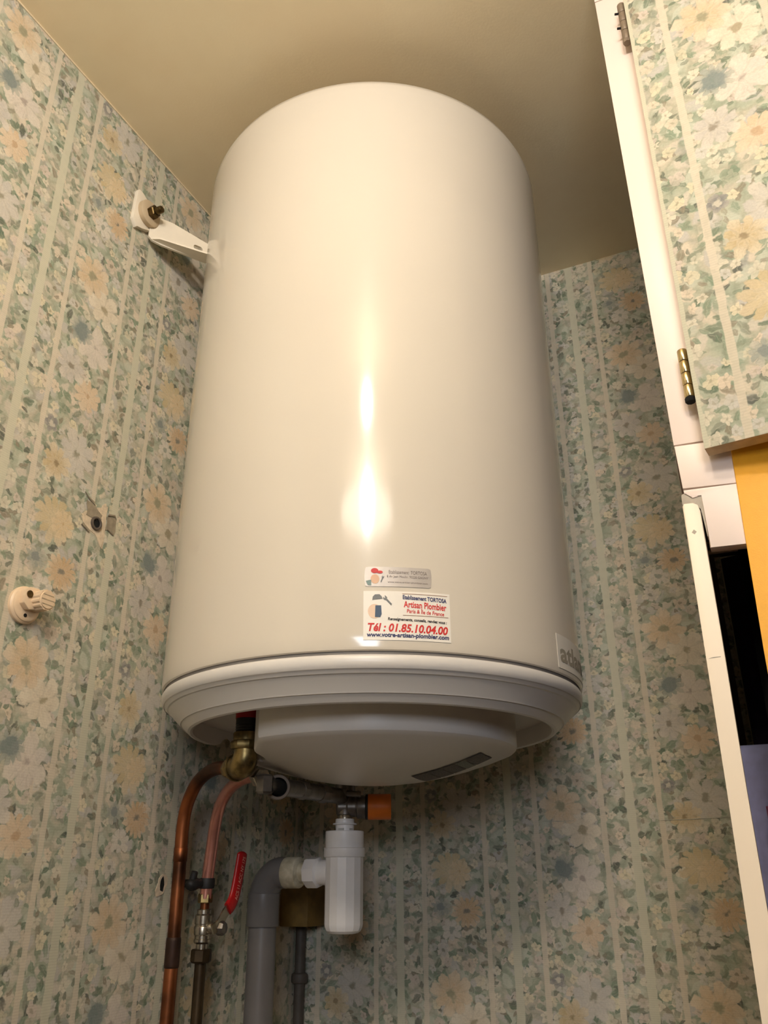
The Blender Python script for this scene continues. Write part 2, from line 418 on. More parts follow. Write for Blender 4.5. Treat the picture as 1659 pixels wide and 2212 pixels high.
M_hinge = mat('brass_hinge', (205, 184, 140), .25, 1.0, var=.1, scale=120)
M_hingepaint = mat('painted_hinge', (134, 118, 100), .5, .2, var=.08, scale=90)
M_lilac = mat('lilac_cloth', (178, 180, 224), .9, var=.06, scale=90, bump=.2)
M_violet = mat('dark_violet_cloth', (70, 50, 72), .9, var=.15, scale=60)
M_pink = mat('pink_cloth', (206, 120, 170), .9, var=.08, scale=60, bump=.2)
M_blackcloth = mat('black_cloth', (12, 11, 11), .9, var=.2)
M_card = mat('white_card', (240, 234, 224), .45, var=.01)
M_silver = mat('silver_foil', (188, 180, 173), .42, .25, var=.05, scale=60)
M_white_st = mat('clear_white_sticker', (228, 222, 212), .3, var=.01)
INK = {k: mat('ink_' + k, c, .6, var=.0) for k, c in dict(navy=(34, 44, 96), red=(206, 40, 36), black=(24, 20, 22), rule=(150, 110, 84), grey=(116, 104, 98), logo=(158, 150, 134), tone=(226, 186, 156), blue=(64, 84, 112), cap=(206, 62, 62), steel=(118, 122, 124), pale=(236, 206, 182), pipe=(128, 150, 148)).items()}
M_label = mat('dark_rating_print', (92, 82, 78), .6, var=.5, scale=700)
M_label_g = mat('grey_rating_print', (120, 124, 116), .6, var=.3, scale=700)
M_levertext = mat('pale_print', (236, 170, 150), .6)
M_paper_plain = mat('paper_lap', (176, 174, 158), .7, var=.2, scale=90)
M_trim = mat('cut_paper_edge', (222, 204, 172), .8, var=.06)

# ------------------------------------------------------------------ room
XW, YB, ZC, ZF = -0.7458, 1.303, 1.0725, -1.5
XR, YF = 1.75, -1.95
def slab(name, lo, hi, m, uv=None, kind='structure', label=None):
    o = link(name, box(NB(), lo, hi), m, None, 0, uv=uv); tag(o, label, None, None, kind); return o
slab('floor', (XW - .1, YF - .1, ZF - .1), (XR + .1, YB + .1, ZF), M_floor)
slab('ceiling', (XW - .1, YF - .1, ZC), (XR + .1, YB + .1, ZC + .1), M_ceil)
uvL = lambda c: (c.y - 0.587, c.z)
uvB = lambda c: (c.x + 0.387 + PW, (c.z - .010) * 1.0755 + .400)
wl = slab('wall_left', (XW - .1, YF - .1, ZF), (XW, YB + .1, ZC), M_paper, uvL)
wb = slab('wall_back', (XW, YB, ZF), (XR, YB + .1, ZC), M_paper, uvB)
slab('wall_right', (XR, YF - .1, ZF), (XR + .1, YB + .1, ZC), M_plainwall)
slab('wall_front', (XW, YF - .1, ZF), (XR, YF, ZC), M_plainwall)
slab('trim_1', (XW, YF, ZC - .003), (XW + .0012, YB, ZC), M_trim)

for x0_, x1_, z0_, z1_ in ((-.165, -.062, .0722, .0742), (-.335, -.288, .0760, .0752)):
    link('paper_seam', prism(NB(), [(x0_, z0_), ((x0_ + x1_) / 2, (z0_ + z1_) / 2 - .0006), (x1_, z1_), (x1_, z1_ + .0005), ((x0_ + x1_) / 2, (z0_ + z1_) / 2 + .0004), (x0_, z0_ + .0007)], (0, YB, 0), (1, 0, 0), (0, 0, 1), (0, -.0006, 0)), M_paper_plain, wb, 0)
# ------------------------------------------------------------------ water heater
CX, CY, R = -0.4608, 0.9726, 0.265
def cyl_pt(phi, z, r=R): return Vector((CX + r * math.cos(phi), CY + r * math.sin(phi), z))
heater = thing('water_heater', (CX, CY, 0.11), 'large white cylindrical electric water heater hung on the floral wall', 'water heater')
bm = lathe(NB(), [(0, 1.0215), (.235, 1.0215), (.255, 1.0195), (.2625, 1.0145), (.265, 1.006), (.265, .995), (.265, .60), (.265, .225), (.265, .2115), (.2643, .2085), (.262, .2075)], (CX, CY, 0), seg=160)
tank = link('tank_body', bm, M_enamel, heater, 40)
bm = lathe(NB(), [(.263, .2090), (.2612, .208), (.2605, .2045), (.2612, .2025)], (CX, CY, 0), seg=128)
link('joint_ring', bm, M_gap, heater, 40)

def dome(r): return .1055 + .0360 * (r / .177) ** 2
bm = lathe(NB(), [(.2575, .206), (.2625, .2035), (.2638, .201), (.2630, .1935), (.2605, .1905)], (CX, CY, 0), seg=160)
link('rim_band', bm, M_plast, heater, 40)
bm = lathe(NB(), [(.2605, .1912), (.2575, .1885), (.2560, .1868), (.2540, .1862), (.2400, .1722), (.2390, .1705), (.2375, .1708), (.2295, .1632), (.2265, .1622), (.2235, .1635), (.2225, .1665), (.2215, .1850), (.10, .1860), (0, .1862)], (CX, CY, 0), seg=160)
g_ = bm.verts[:] + bm.edges[:] + bm.faces[:]
cut = bmesh.ops.bisect_plane(bm, geom=g_, plane_co=(CX - .222, CY, 0), plane_no=(-1, 0, 0), clear_outer=True)
es = [e for e in cut['geom_cut'] if isinstance(e, bmesh.types.BMEdge)]
bmesh.ops.edgenet_fill(bm, edges=[e for e in bm.edges if e.is_boundary and all(abs(v.co.x - (CX - .222)) < 1e-5 for v in e.verts)])
link('bottom_cover', bm, M_plast, heater, 25)

# flange cap: round, two corners cut off for the pipe stubs, slightly bellied underneath
out = []
th0 = math.atan2(-.170, -.062)
for i in range(97):
    a = th0 - 2 * th0 * i / 96
    out.append((math.cos(a) * .180, math.sin(a) * .180))
def notch(A, B, c, r):
    """straight cut A-B hollowed round the pipe stub at c"""
    A, B, c = Vector(A), Vector(B), Vector(c); d = (B - A).normalized(); t_ = (c - A).dot(d); f_ = A + d * t_
    h_ = math.sqrt(r * r - (c - f_).length_squared); o_ = [A, A + d * (t_ - h_)]
    a0_ = math.atan2(*(o_[1] - c).yx); p2 = A + d * (t_ + h_); a1_ = math.atan2(*(p2 - c).yx)
    inn = math.atan2(*(-c).yx)
    un = lambda a_: (a_ - inn + PI) % (2 * PI) - PI
    for k_ in range(1, 10): 
        a_ = inn + un(a0_) + (un(a1_) - un(a0_)) * k_ / 10; o_.append(c + Vector((math.cos(a_), math.sin(a_))) * r)
    return [tuple(p_) for p_ in o_ + [p2, B]]
n1_ = notch((-.062, -.170), (-.155, -.045), (-.111, -.118), .0222)
n2_ = [(p_[0], -p_[1]) for p_ in notch((-.062, -.170), (-.155, -.045), (-.097, -.115), .0222)]
out += n2_[1:] + n1_[::-1][:-1]
def refine(poly, n=10):
    o = []
    for i, p in enumerate(poly):
        q = poly[(i + 1) % len(poly)]
        L = math.hypot(q[0] - p[0], q[1] - p[1])
        k = n if L > .03 else 1
        for j in range(k): o.append((p[0] + (q[0] - p[0]) * j / k, p[1] + (q[1] - p[1]) * j / k))
    return o
out = refine(out)
bm = NB(); rings = []
def ring(s, zf):
    return [bm.verts.new((CX + x_ * s, CY + y_ * s, zf(math.hypot(x_, y_) * s))) for x_, y_ in out]
rings.append(ring(1.0, lambda r: .1862)); rings.append(ring(1.0, lambda r: dome(r) + .0042))
rings.append(ring(.994, lambda r: dome(r) + .0012))
rings.append(ring(.978, dome))
for s in (.95, .85, .7, .55, .4, .25, .12): rings.append(ring(s, dome))
cv = bm.verts.new((CX, CY, dome(0)))
n = len(out)
for p, q in zip(rings[:-1], rings[1:]):
    for i in range(n): bm.faces.new((p[i], q[i], q[(i + 1) % n], p[(i + 1) % n]))
for i in range(n): bm.faces.new((rings[-1][i], cv, rings[-1][(i + 1) % n]))
cap = link('flange_cap', bm, M_plast, heater, 24)

# rating label under the cap
P1, P2, P3, P4 = [Vector(p) for p in ((-.398, .949), (-.402, 1.006), (-.310, .947), (-.3107, .990))]
def capq(u, v, e=.0007):
    p = (P1 * (1 - v) + P2 * v) * (1 - u) + (P3 * (1 - v) + P4 * v) * u
    return Vector((p.x, p.y, dome(math.hypot(p.x - CX, p.y - CY)) - e))
def cappatch(u0, u1, v0, v1, e, bm=None, nu=5, nv=4):
    bm = bm or NB()
    vs = [[bm.verts.new(capq(u0 + (u1 - u0) * i / nu, v0 + (v1 - v0) * j / nv, e)) for j in range(nv + 1)] for i in range(nu + 1)]
    for i in range(nu):
        for j in range(nv): bm.faces.new((vs[i][j], vs[i + 1][j], vs[i + 1][j + 1], vs[i][j + 1]))
    return bm
lab = link('rating_label', cappatch(-.01, 1.0, -.02, 1.02, .0006, nu=20, nv=10), M_gap, cap, 0, 'grey strip of fine print panels')
bm = NB()
for a, b in ((0.0, .235), (.25, .43), (.445, .62), (.78, 1.0)): cappatch(a, b, 0, 1, .0011, bm)
link('printed_panels', bm, M_label, cap, 0)
link('grey_panel', cappatch(.635, .765, 0, 1, .0011), M_label_g, cap, 0)

# hot outlet stub: red collar, black insulating sleeve
HX, HY = -.572, .8546
link('outlet_collar', lathe(NB(), [(.0135, .190), (.0150, .190), (.0168, .1862), (.0150, .1840), (.0142, .1800), (.0142, .1755), (0, .1755)], (HX, HY, 0), seg=32), M_redplastic, heater, 40, 'red plastic collar of the hot outlet')
link('insulating_sleeve', lathe(NB(), [(0, .178), (.0136, .178), (.0136, .168), (.0130, .1675), (.0138, .1660), (.0130, .1645), (.0138, .1630), (.0130, .1615), (.0134, .1606), (0, .1602)], (HX, HY, 0), seg=32), M_black, heater, 20, 'black ribbed sleeve below the red collar')
KX, KY = -.5578, 1.0876
link('outlet_collar', lathe(NB(), [(.0135, .190), (.0150, .190), (.0168, .1862), (.0150, .1840), (.0142, .176), (0, .176)], (KX, KY, 0), seg=32), M_black, heater, 40)
link('inlet_stub', lathe(NB(), [(0, .178), (.0125, .178), (.0125, .1404), (0, .1404)], (KX, KY, 0), seg=24), M_greymetal, heater, 40)

# wall bracket: ear on the wall, washer and bolt, slotted arm to the tank
ear = prism(NB(), [(-.0255, -.026), (-.0165, -.0375), (-.006, -.030), (.012, -.024), (.013, .022), (-.012, .0335), (-.0205, .0335), (-.0235, .028)], (XW, .7425, .9365), (0, 1, 0), (0, 0, 1), (.0065, 0, 0), .0015)
br = link('wall_bracket', ear, M_bracket, heater, 40)
bm = NB()
a = Vector((-.7375, .752, 0)); b = Vector((-.690, .838, 0)); dv = (b - a).normalized(); L = (b - a).length + .012
nrm = Vector((dv.y, -dv.x, 0))
prof = [(0, .902), (.006, .8965), (.02, .8945), (L, .900), (L, .934), (.035, .946), (.016, .945), (0, .935)]
# plate with a slot: outer loop plus slot loop, bridged
def slotted(bm, outer, sc, sl, sr, org, ux, th):
    o_ = [bm.verts.new(org + ux * u + Vector((0, 0, z))) for u, z in outer]
    s_ = []
    for i in range(20):
        an = 2 * PI * i / 20
        s_.append(bm.verts.new(org + ux * (sc[0] + sl * (1 if math.cos(an) > 0 else -1) + sr * math.cos(an)) + Vector((0, 0, sc[1] + sr * math.sin(an)))))
    es = [bm.edges.new((l[i], l[(i + 1) % len(l)])) for l in (o_, s_) for i in range(len(l))]
    r = bmesh.ops.triangle_fill(bm, edges=es, use_beauty=True)
    fs = [f for f in r['geom'] if isinstance(f, bmesh.types.BMFace)]
    ex = bmesh.ops.extrude_face_region(bm, geom=fs)
    for v in ex['geom']:
        if isinstance(v, bmesh.types.BMVert): v.co += th
slotted(bm, prof, (L - .030, .9195), .0032, .0046, Vector((a.x, a.y, 0)), dv, -nrm * .0035)
# bottom lip folded back to the wall, and the top fold
lip = [(.006, .0), (L, .0), (L, -.014), (.02, -.010)]
prism(bm, [(u, -v) for u, v in [(.004, 0), (L, 0), (L, -.024), (.015, -.008)]], Vector((a.x, a.y, .8975)), dv, nrm, (0, 0, .003), 0)
link('bracket_arm', bm, M_bracket, heater, 40, 'white folded steel arm with a slot')
bm = lathe(NB(), [(.005, 0), (.0205, 0), (.0212, .001), (.0212, .0075), (.020, .0085), (.0055, .0085)], (XW + .0065, .7445, .9375), (1, 0, 0), 40)
link('washer', bm, M_washer, br, 40, 'round beige washer')
bm = lathe(NB(), [(0, 0), (.0100, 0), (.0105, .001), (.0105, .0085), (.0090, .010), (.0056, .010)], (XW + .015, .7445, .9375), (1, 0, 0), 6)
lathe(bm, [(.0058, .008), (.0058, .0190), (.0050, .0205), (0, .0205)], (XW + .015, .7445, .9375), (1, 0, 0), 18)
link('bolt', bm, M_bolt, br, 30, 'dark brass hex nut on a stud')
bm = cyl(NB(), (CX - R + .004, CY + .03, .94), (XW + .001, CY + .03, .94), .012)
link('rear_spacer', bm, M_bracket, heater, 40)

# ---- stickers wrapped on the tank, printed lettering as thin flat print
def wrap_patch(p0, p1, z0, z1, off, nu=14, nv=3, round_r=0.0, th=.00035):
    bm = NB()
    W_ = (p1 - p0) * R; H_ = z1 - z0
    pts = []
    if round_r:
        for cx_, cz_, s0 in ((W_ - round_r, H_ - round_r, 0), (round_r, H_ - round_r, 1), (round_r, round_r, 2), (W_ - round_r, round_r, 3)):
            for i in range(5):
                an = (s0 + i / 4) * PI / 2; pts.append((cx_ + round_r * math.cos(an), cz_ + round_r * math.sin(an)))
        c = bm.verts.new(cyl_pt((p0 + p1) / 2, (z0 + z1) / 2, R + off))
    vs = [[bm.verts.new(cyl_pt(p0 + (p1 - p0) * i / nu, z0 + H_ * j / nv, R + off)) for j in range(nv + 1)] for i in range(nu + 1)]
    if round_r:
        bm.verts.remove(c)
        for i, j, su, sv in ((0, 0, 1, 1), (nu, 0, -1, 1), (0, nv, 1, -1), (nu, nv, -1, -1)):
            ph = (p0 if i == 0 else p1) + su * round_r * .4 / R; z_ = (z0 if j == 0 else z1) + sv * round_r * .4
            vs[i][j].co = cyl_pt(ph, z_, R + off)
    for i in range(nu):
        for j in range(nv): bm.faces.new((vs[i][j], vs[i + 1][j], vs[i + 1][j + 1], vs[i][j + 1]))
    r = bmesh.ops.extrude_face_region(bm, geom=bm.faces[:])
    for v in r['geom']:
        if isinstance(v, bmesh.types.BMVert):
            d_ = Vector((v.co.x - CX, v.co.y - CY, 0)).normalized(); v.co += d_ * th
    return bm

def text_geo(s, bold=0.0, shear=0.0):
    cu = bpy.data.curves.new('lettering', 'FONT'); cu.body = s; cu.offset = bold; cu.shear = shear; cu.resolution_u = 3
    ob = bpy.data.objects.new('lettering', cu); COL.objects.link(ob)
    dg = bpy.context.evaluated_depsgraph_get(); dg.update()
    me = bpy.data.meshes.new_from_object(ob.evaluated_get(dg))
    vs = [v.co.copy() for v in me.vertices]; fs = [tuple(p.vertices) for p in me.polygons]
    bpy.data.objects.remove(ob); bpy.data.curves.remove(cu); bpy.data.meshes.remove(me)
    x0 = min(v.x for v in vs); x1 = max(v.x for v in vs); y0 = min(v.y for v in vs); y1 = max(v.y for v in vs)
    return [((v.x - x0) / (x1 - x0), (v.y - y0) / (y1 - y0)) for v in vs], fs

def print_text(s, fn, name, m_, parent, bold=0.0, shear=0.0, bm=None):
    vs, fs = text_geo(s, bold, shear); own = bm is None
    if own: bm = NB()
    vv = [bm.verts.new(fn(u, v)) for u, v in vs]
    for f in fs:
        try: bm.faces.new([vv[i] for i in f])
        except ValueError: pass
    return link(name, bm, m_, parent, 0) if own else bm

def on_card(p0, p1, z0, z1, off):
    """(u, v) in 0..1 from the left and from the top -> point on the tank"""
    return lambda u, v: cyl_pt(p0 + (p1 - p0) * u, z1 - (z1 - z0) * v, R + off)

DEG = PI / 180
cp0, cp1, cz0, cz1 = -66.74 * DEG, -47.2 * DEG, .2177, .2692
card = link('plumber_card_sticker', wrap_patch(cp0, cp1, cz0, cz1, .0002, 24, 4), M_card, heater, 40, 'white rectangular plumber card sticker with red and navy lettering')
cf = on_card(cp0, cp1, cz0, cz1, .0008)
def card_line(s, u0, u1, vt, vb, ink, bold=.02, shear=0.0, f=cf, par=None, slant=0.0):
    return print_text(s, lambda u, v: f(u0 + (u1 - u0) * u, vb + (vt - vb) * v + slant * u), 'printed_line', INK[ink], heater if par is None else par, bold, shear)
def rule(u0, u1, v, h, ink, f=cf, par=None):
    bm = NB()
    for i in range(10):
        ua, ub = u0 + (u1 - u0) * i / 10, u0 + (u1 - u0) * (i + 1) / 10
        bm.faces.new([bm.verts.new(f(ua, v)), bm.verts.new(f(ub, v)), bm.verts.new(f(ub, v + h)), bm.verts.new(f(ua, v + h))])
    link('printed_rule', bm, INK[ink], par, 0)
card_line('Etablissement TORTOSA', .445, .960, .072, .162, 'navy', .034, par=card, slant=.035)
card_line('Artisan Plombier', .455, .955, .195, .330, 'red', .024, par=card, slant=.03)
card_line('Paris & Île de France', .490, .925, .340, .440, 'red', .018, .1, par=card, slant=.03)
card_line('Renseignements, conseils, rendez vous :', .275, .955, .540, .618, 'black', .034, .12, par=card, slant=.03)
card_line('Tél : 01.85.10.04.00', .050, .965, .655, .825, 'red', .030, .22, par=card, slant=.03)
card_line('www.votre-artisan-plombier.com', .040, .975, .845, .965, 'navy', .034, .12, par=card, slant=.012)
rule(.440, .970, .045, .010, 'rule', par=card); rule(.445, .975, .488, .010, 'rule', par=card)

def blob(f, pts, ink, par, name='printed_shape'):
    bm = NB(); bm.faces.new([bm.verts.new(f(u, v)) for u, v in pts]); return link(name, bm, INK[ink], par, 0)
def oval(cu, cv_, ru, rv, n=18): return [(cu + ru * math.cos(2 * PI * i / n), cv_ + rv * math.sin(2 * PI * i / n)) for i in range(n)]
def wrench(f, par, cu, cv_, s, ang, asp):
    """a plain spanner pictogram"""
    pts = [(-.10, -.55), (.10, -.55), (.10, .42), (.24, .56), (.24, .86), (.11, .98), (.11, .72), (-.11, .72), (-.11, .98), (-.24, .86), (-.24, .56), (-.10, .42)]
    c_, s_ = math.cos(ang), math.sin(ang)
    blob(f, [(cu + (x_ * c_ - y_ * s_) * s, cv_ - (x_ * s_ + y_ * c_) * s * asp) for x_, y_ in pts], 'steel', par, 'printed_spanner')
# plain stand-in for the printed illustration: pale, blue and steel colour shapes
blob(cf, oval(.125, .42, .075, .15), 'pale', card)
cf2 = on_card(cp0, cp1, cz0, cz1, .0010)
blob(cf2, [(.135, .30), (.20, .30), (.205, .48), (.19, .54), (.13, .54)], 'blue', card)
blob(cf2, [(.105, .12), (.13, .075), (.18, .07), (.205, .11), (.215, .16), (.10, .185)], 'steel', card)
wrench(on_card(cp0, cp1, cz0, cz1, .0012), card, .285, .22, .085, .75, 1.78)

sp0, sp1, sz0, sz1 = -66.55 * DEG, -51.36 * DEG, .2741, .2955
silv = link('silver_sticker', wrap_patch(sp0, sp1, sz0, sz1, .0002, 20, 3, .0022), M_silver, heater, 40, 'small silver sticker with rounded corners and grey print above the card')
sf = on_card(sp0, sp1, sz0, sz1, .0008)
card_line('Etablissement  TORTOSA', .36, .93, .16, .34, 'grey', .0, f=sf, par=silv, slant=.02)
card_line('8 Av Jean Moulin  93220 GAGNY', .33, .95, .42, .57, 'grey', .0, f=sf, par=silv, slant=.02)
card_line('www.votre-artisan-plombier.com', .34, .94, .72, .83, 'grey', .0, f=sf, par=silv, slant=.02)
blob(sf, oval(.155, .62, .065, .24), 'tone', silv)
sf2 = on_card(sp0, sp1, sz0, sz1, .0010)
blob(sf2, oval(.150, .20, .055, .13), 'cap', silv); blob(sf2, oval(.225, .27, .045, .075), 'cap', silv)
blob(sf2, [(.02, .72), (.10, .66), (.10, .95), (.05, .93)], 'pipe', silv)
wrench(on_card(sp0, sp1, sz0, sz1, .0012), silv, .255, .66, .065, -.35, 3.4)

bp0, bp1, bz0, bz1 = -13.35 * DEG, 19 * DEG, .2133, .2526
brand = link('brand_sticker', wrap_patch(bp0, bp1, bz0, bz1, .0002, 24, 3), M_white_st, heater, 40, 'white brand sticker with grey lower case lettering at the tank edge')
print_text('atlantic', on_card(bp0 + .9 * DEG, bp1 - 2 * DEG, bz0 + .0085, bz1 - .012, .0008).__call__ if False else (lambda u, v: cyl_pt(bp0 + 1.2 * DEG + (bp1 - bp0 - 4 * DEG) * u, bz0 + .0075 + .0225 * v, R + .0008)), 'brand_lettering', INK['logo'], brand, .03)

# ------------------------------------------------------------------ hot water pipe
hot = thing('copper_pipe', (-.712, .932, -1.5), 'thick tarnished copper pipe bending up to the brass elbow under the heater', 'pipe')
pth = [(-.606, .8735, .1215), (-.622, .8818, .1245), (-.642, .8925, .1250), (-.664, .9043, .1210), (-.684, .9150, .1120), (-.698, .9225, .0980), (-.7085, .9283, .0800), (-.7125, .9308, .0560), (-.7130, .932, .030), (-.7125, .932, -.02), (-.712, .932, -.07)]
link('pipe', tube(NB(), catmull(pth, 6), .0082, 22), M_copper_old, hot, 60)
link('lower_pipe', cyl(NB(), (-.712, .932, -.095), (-.7125, .933, ZF), .0082, seg=22), M_copper_old, hot, 60)
link('solder_sleeve', lathe(NB(), [(.0080, -.066), (.0088, -.067), (.0091, -.070), (.0091, -.097), (.0088, -.099), (.0080, -.100)], (-.712, .932, 0), seg=22), M_copper_dark, hot, 40, 'scorched dark solder sleeve')
link('solder_sleeve', lathe(NB(), [(.0080, .036), (.0088, .035), (.0088, .020), (.0080, .019)], (-.7130, .932, 0), seg=22), M_copper_old, hot, 40)
bm = lathe(NB(), [(0, .1595), (.0148, .1595), (.0158, .1580), (.0158, .1500), (.0150, .1490)], (HX, HY, 0), seg=32)
lathe(bm, [(.0150, .1500), (.0178, .1490), (.0186, .1470), (.0186, .1420), (.0176, .1400), (.0130, .1395)], (HX, HY, 0), seg=8)
link('union_nut', bm, M_brass, hot, 35, 'brass union nut')
od = Vector((-.606 - HX, .8735 - HY, 0)).normalized()
el = [Vector((HX, HY, z)) for z in (.142, .136, .131)] + [Vector((HX, HY, .131)) + od * .0105 * (1 - math.cos(q)) + Vector((0, 0, -.0095 * math.sin(q))) for q in (.4, .8, 1.2, 1.57)]
el += [el[-1] + od * k for k in (.005, .010)]
bm = tube(NB(), el, [.0135, .0138, .0146, .0150, .0152, .0152, .0150, .0148, .0146], 28)
e0 = el[-1]
cyl(bm, e0 - od * .002, e0 + od * .003, .0165, .0165, 28, .0008)
link('elbow', bm, M_brass, hot, 40, 'dull brass elbow')
bm = lathe(NB(), [(.0120, 0), (.0132, .0008), (.0132, .0120), (.0122, .0130), (.0112, .0160), (.0112, .0200)], e0 + od * .002, od, 8)
link('compression_nut', bm, M_brass, hot, 35)

# ------------------------------------------------------------------ cold feed pipe
cold = thing('copper_pipe', (-.712, .988, -.025), 'thin bright copper pipe curving up from the red-handled valve', 'pipe')
pth = [(-.5785, .8936, .1126), (-.592, .9035, .1150), (-.610, .9168, .1158), (-.628, .9298, .1142), (-.648, .9440, .1100), (-.666, .9570, .1030), (-.6805, .9672, .0925), (-.6905, .9745, .0790), (-.6975, .9797, .0600), (-.7015, .9827, .040), (-.7055, .985, .012), (-.708, .9865, -.010), (-.709, .987, -.024)]
link('pipe', tube(NB(), catmull(pth, 6), .0078, 20), M_copper_new, cold, 60)
VX, VY = -.7095, .9875
valve = thing('ball_valve', (VX, VY, -.10), 'nickel ball valve with a long red handle beside the copper pipes', 'valve')
bm = lathe(NB(), [(0, -.018), (.0082, -.018), (.0094, -.0195), (.0094, -.0285), (.0084, -.0295), (0, -.0295)], (VX, VY, 0), seg=6)
link('hex_nut', bm, M_brass, valve, 30)
link('neck', lathe(NB(), [(0, -.0295), (.0058, -.0295), (.0058, -.037), (0, -.037)], (VX, VY, 0), seg=20), M_copper_old, valve, 40)
bm = lathe(NB(), [(0, -.0365), (.0080, -.0365), (.0092, -.0375), (.0092, -.0420), (.0100, -.0428), (.0112, -.0440), (.0112, -.0535), (.0104, -.0545), (.0104, -.0555), (.0112, -.0565), (.0118, -.0585), (.0112, -.0660), (.0100, -.0675), (.0100, -.0710), (.0110, -.0718), (.0110, -.0745), (.0090, -.0765), (.0074, -.0770), (.0074, -.0835), (0, -.0835)], (VX, VY, 0), seg=28)
link('valve_body', bm, M_chrome, valve, 30)
bm = lathe(NB(), [(0, -.0825), (.0118, -.0825), (.0132, -.0840), (.0132, -.0960), (.0122, -.0975), (.0108, -.0985), (0, -.0985)], (VX, VY, 0), seg=8)
link('lower_nut', bm, M_steel_dark, valve, 30, 'dark bronze lower nut')
sd = Vector((1, .10, 0)).normalized(); s0 = Vector((VX, VY, -.0585))
link('stem', cyl(NB(), s0 + sd * .008, s0 + sd * .021, .0078, .0066, 20, .0008), M_chrome, valve, 40)
bm = lathe(NB(), [(0, .020), (.0078, .0205), (.0088, .022), (.0088, .029), (.0072, .0315), (.0035, .0325), (0, .0325)], s0, sd, 8)
link('stem_nut', bm, M_greymetal, valve, 30)
# lever: flat steel strap then the red grip, in the plane of the wall a little out from it
lx = -.6835
LP_ = [(lx - .003, .975, -.0600), (lx, .9835, -.0545), (lx + .001, .9925, -.0440), (lx + .0015, 1.0035, -.0335), (lx + .002, 1.0085, -.0270)]
def strap(bm, pts, wd, th, ex=(1, 0, 0)):
    ex = Vector(ex); pts = [Vector(p) for p in pts]; rs = []
    for i, p in enumerate(pts):
        t_ = (pts[min(i + 1, len(pts) - 1)] - pts[max(i - 1, 0)]).normalized(); s_ = t_.cross(ex).normalized()
        w_ = wd[i] if isinstance(wd, list) else wd
        rs.append([bm.verts.new(p + s_ * w_ * a_ + ex * th * b_) for a_, b_ in ((-.5, -.5), (.5, -.5), (.5, .5), (-.5, .5))])
    for p, q in zip(rs[:-1], rs[1:]):
        for k_ in range(4): bm.faces.new((p[k_], p[(k_ + 1) % 4], q[(k_ + 1) % 4], q[k_]))
    bm.faces.new(rs[0][::-1]); bm.faces.new(rs[-1]); return bm
link('lever', strap(NB(), catmull(LP_, 4), .0125, .0022), M_chrome, valve, 30, 'bare steel lever')
GP = [(lx + .0015, 1.0000, -.0365), (lx + .002, 1.0065, -.0310), (lx + .0025, 1.0115, -.0225), (lx + .003, 1.0150, -.0100), (lx + .0035, 1.0185, .0080), (lx + .004, 1.0215, .0260), (lx + .004, 1.0222, .0330)]
gp = catmull(GP, 5); ng = len(gp)
bm = tube(NB(), gp, [.0088 if i < 2 else (.0094 if i < ng - 4 else (.0094, .0086, .0068, .0036)[i - ng + 4]) for i in range(ng)], 18, True, .45)
grip = link('grip', bm, M_redlever, valve, 50, 'red vinyl grip with pale lettering')
# lettering up the grip, read along its length
def grip_pt(u, v):
    a_ = Vector(gp[8]); b_ = Vector(gp[-6]); t_ = (b_ - a_)
    s_ = Vector((0, t_.z, -t_.y)).normalized()
    return a_ + t_ * u - s_ * (v - .5) * .0066 + Vector((.0050, 0, 0)) - Vector((0, .0006, 0))
print_text('ACS 11 ACC NY 175', grip_pt, 'grip_lettering', M_levertext, grip, .01)

low = cyl(NB(), (VX, VY, -.0985), (VX - .001, VY + .002, ZF), .0072, seg=22)
o = link('feed_pipe', low, M_steel_dark, None, 60); tag(o, 'dark bronze coloured feed pipe rising to the ball valve', 'pipe')
clamp = thing('pipe_clip', (-.7458, .985, -.01), 'black pipe clip holding the thin copper pipe to the wall', 'clip')
bm = lathe(NB(), [(.0079, -.0065), (.0098, -.0060), (.0104, -.003), (.0104, .003), (.0098, .0060), (.0079, .0065)], (-.7083, .9865, -.006), seg=26)
link('collar', bm, M_black, clamp, 40)
bm = NB(); cyl(bm, (XW - .002, .9865, -.006), (-.716, .9865, -.006), .0050, seg=14)
link('stud', bm, M_black, clamp, 40)
bm = NB()
tube(bm, catmull([(-.7115, .9775, -.006), (-.7140, .9690, -.0065), (-.7150, .9605, -.0080), (-.7150, .9560, -.0100)], 4), [.0058, .0060, .0064, .0070, .0076, .0078, .0078, .0076, .0072, .0068, .0060, .0052, .0040], 14)
link('flange', bm, M_black, clamp, 50)
bm = NB(); cyl(bm, (-.7150, .9640, -.004), (-.7120, .9640, .0085), .0048, .0044, 14, .001)
link('clamp_screw', bm, M_black, clamp, 40)

# ------------------------------------------------------------------ safety group (cold inlet)
sg = thing('safety_valve_group', (KX, KY, .07), 'grey metal safety valve with a bright orange knob under the heater', 'valve')
zz = .1020
bm = lathe(NB(), [(0, 0), (.0105, 0), (.0118, .0012), (.0118, .0150), (.0108, .0165), (0, .0165)], (-.5780, .8932, .1124), (.795, -.585, -.16), 6)
link('compression_nut', bm, M_chrome, sg, 30)
bm = cyl(NB(), (-.5597, .880, zz), (KX, KY - .004, zz + .001), .0104, seg=26)
lathe(bm, [(0, -.0110), (.0085, -.0110), (.0108, -.0085), (.0108, .0085), (.0085, .0110), (0, .0110)], (-.5585, .8800, zz), (0, 0, 1), 6, a0=.35, a1=.35 + 2 * PI)
cyl(bm, (-.5592, .960, zz + .001), (-.5590, .974, zz + .001), .0122, seg=8, ch=.001)
cyl(bm, (-.5588, 1.010, zz + .001), (-.5586, 1.030, zz + .001), .0124, seg=8, ch=.001)
link('inlet_body', bm, M_greymetal, sg, 35)
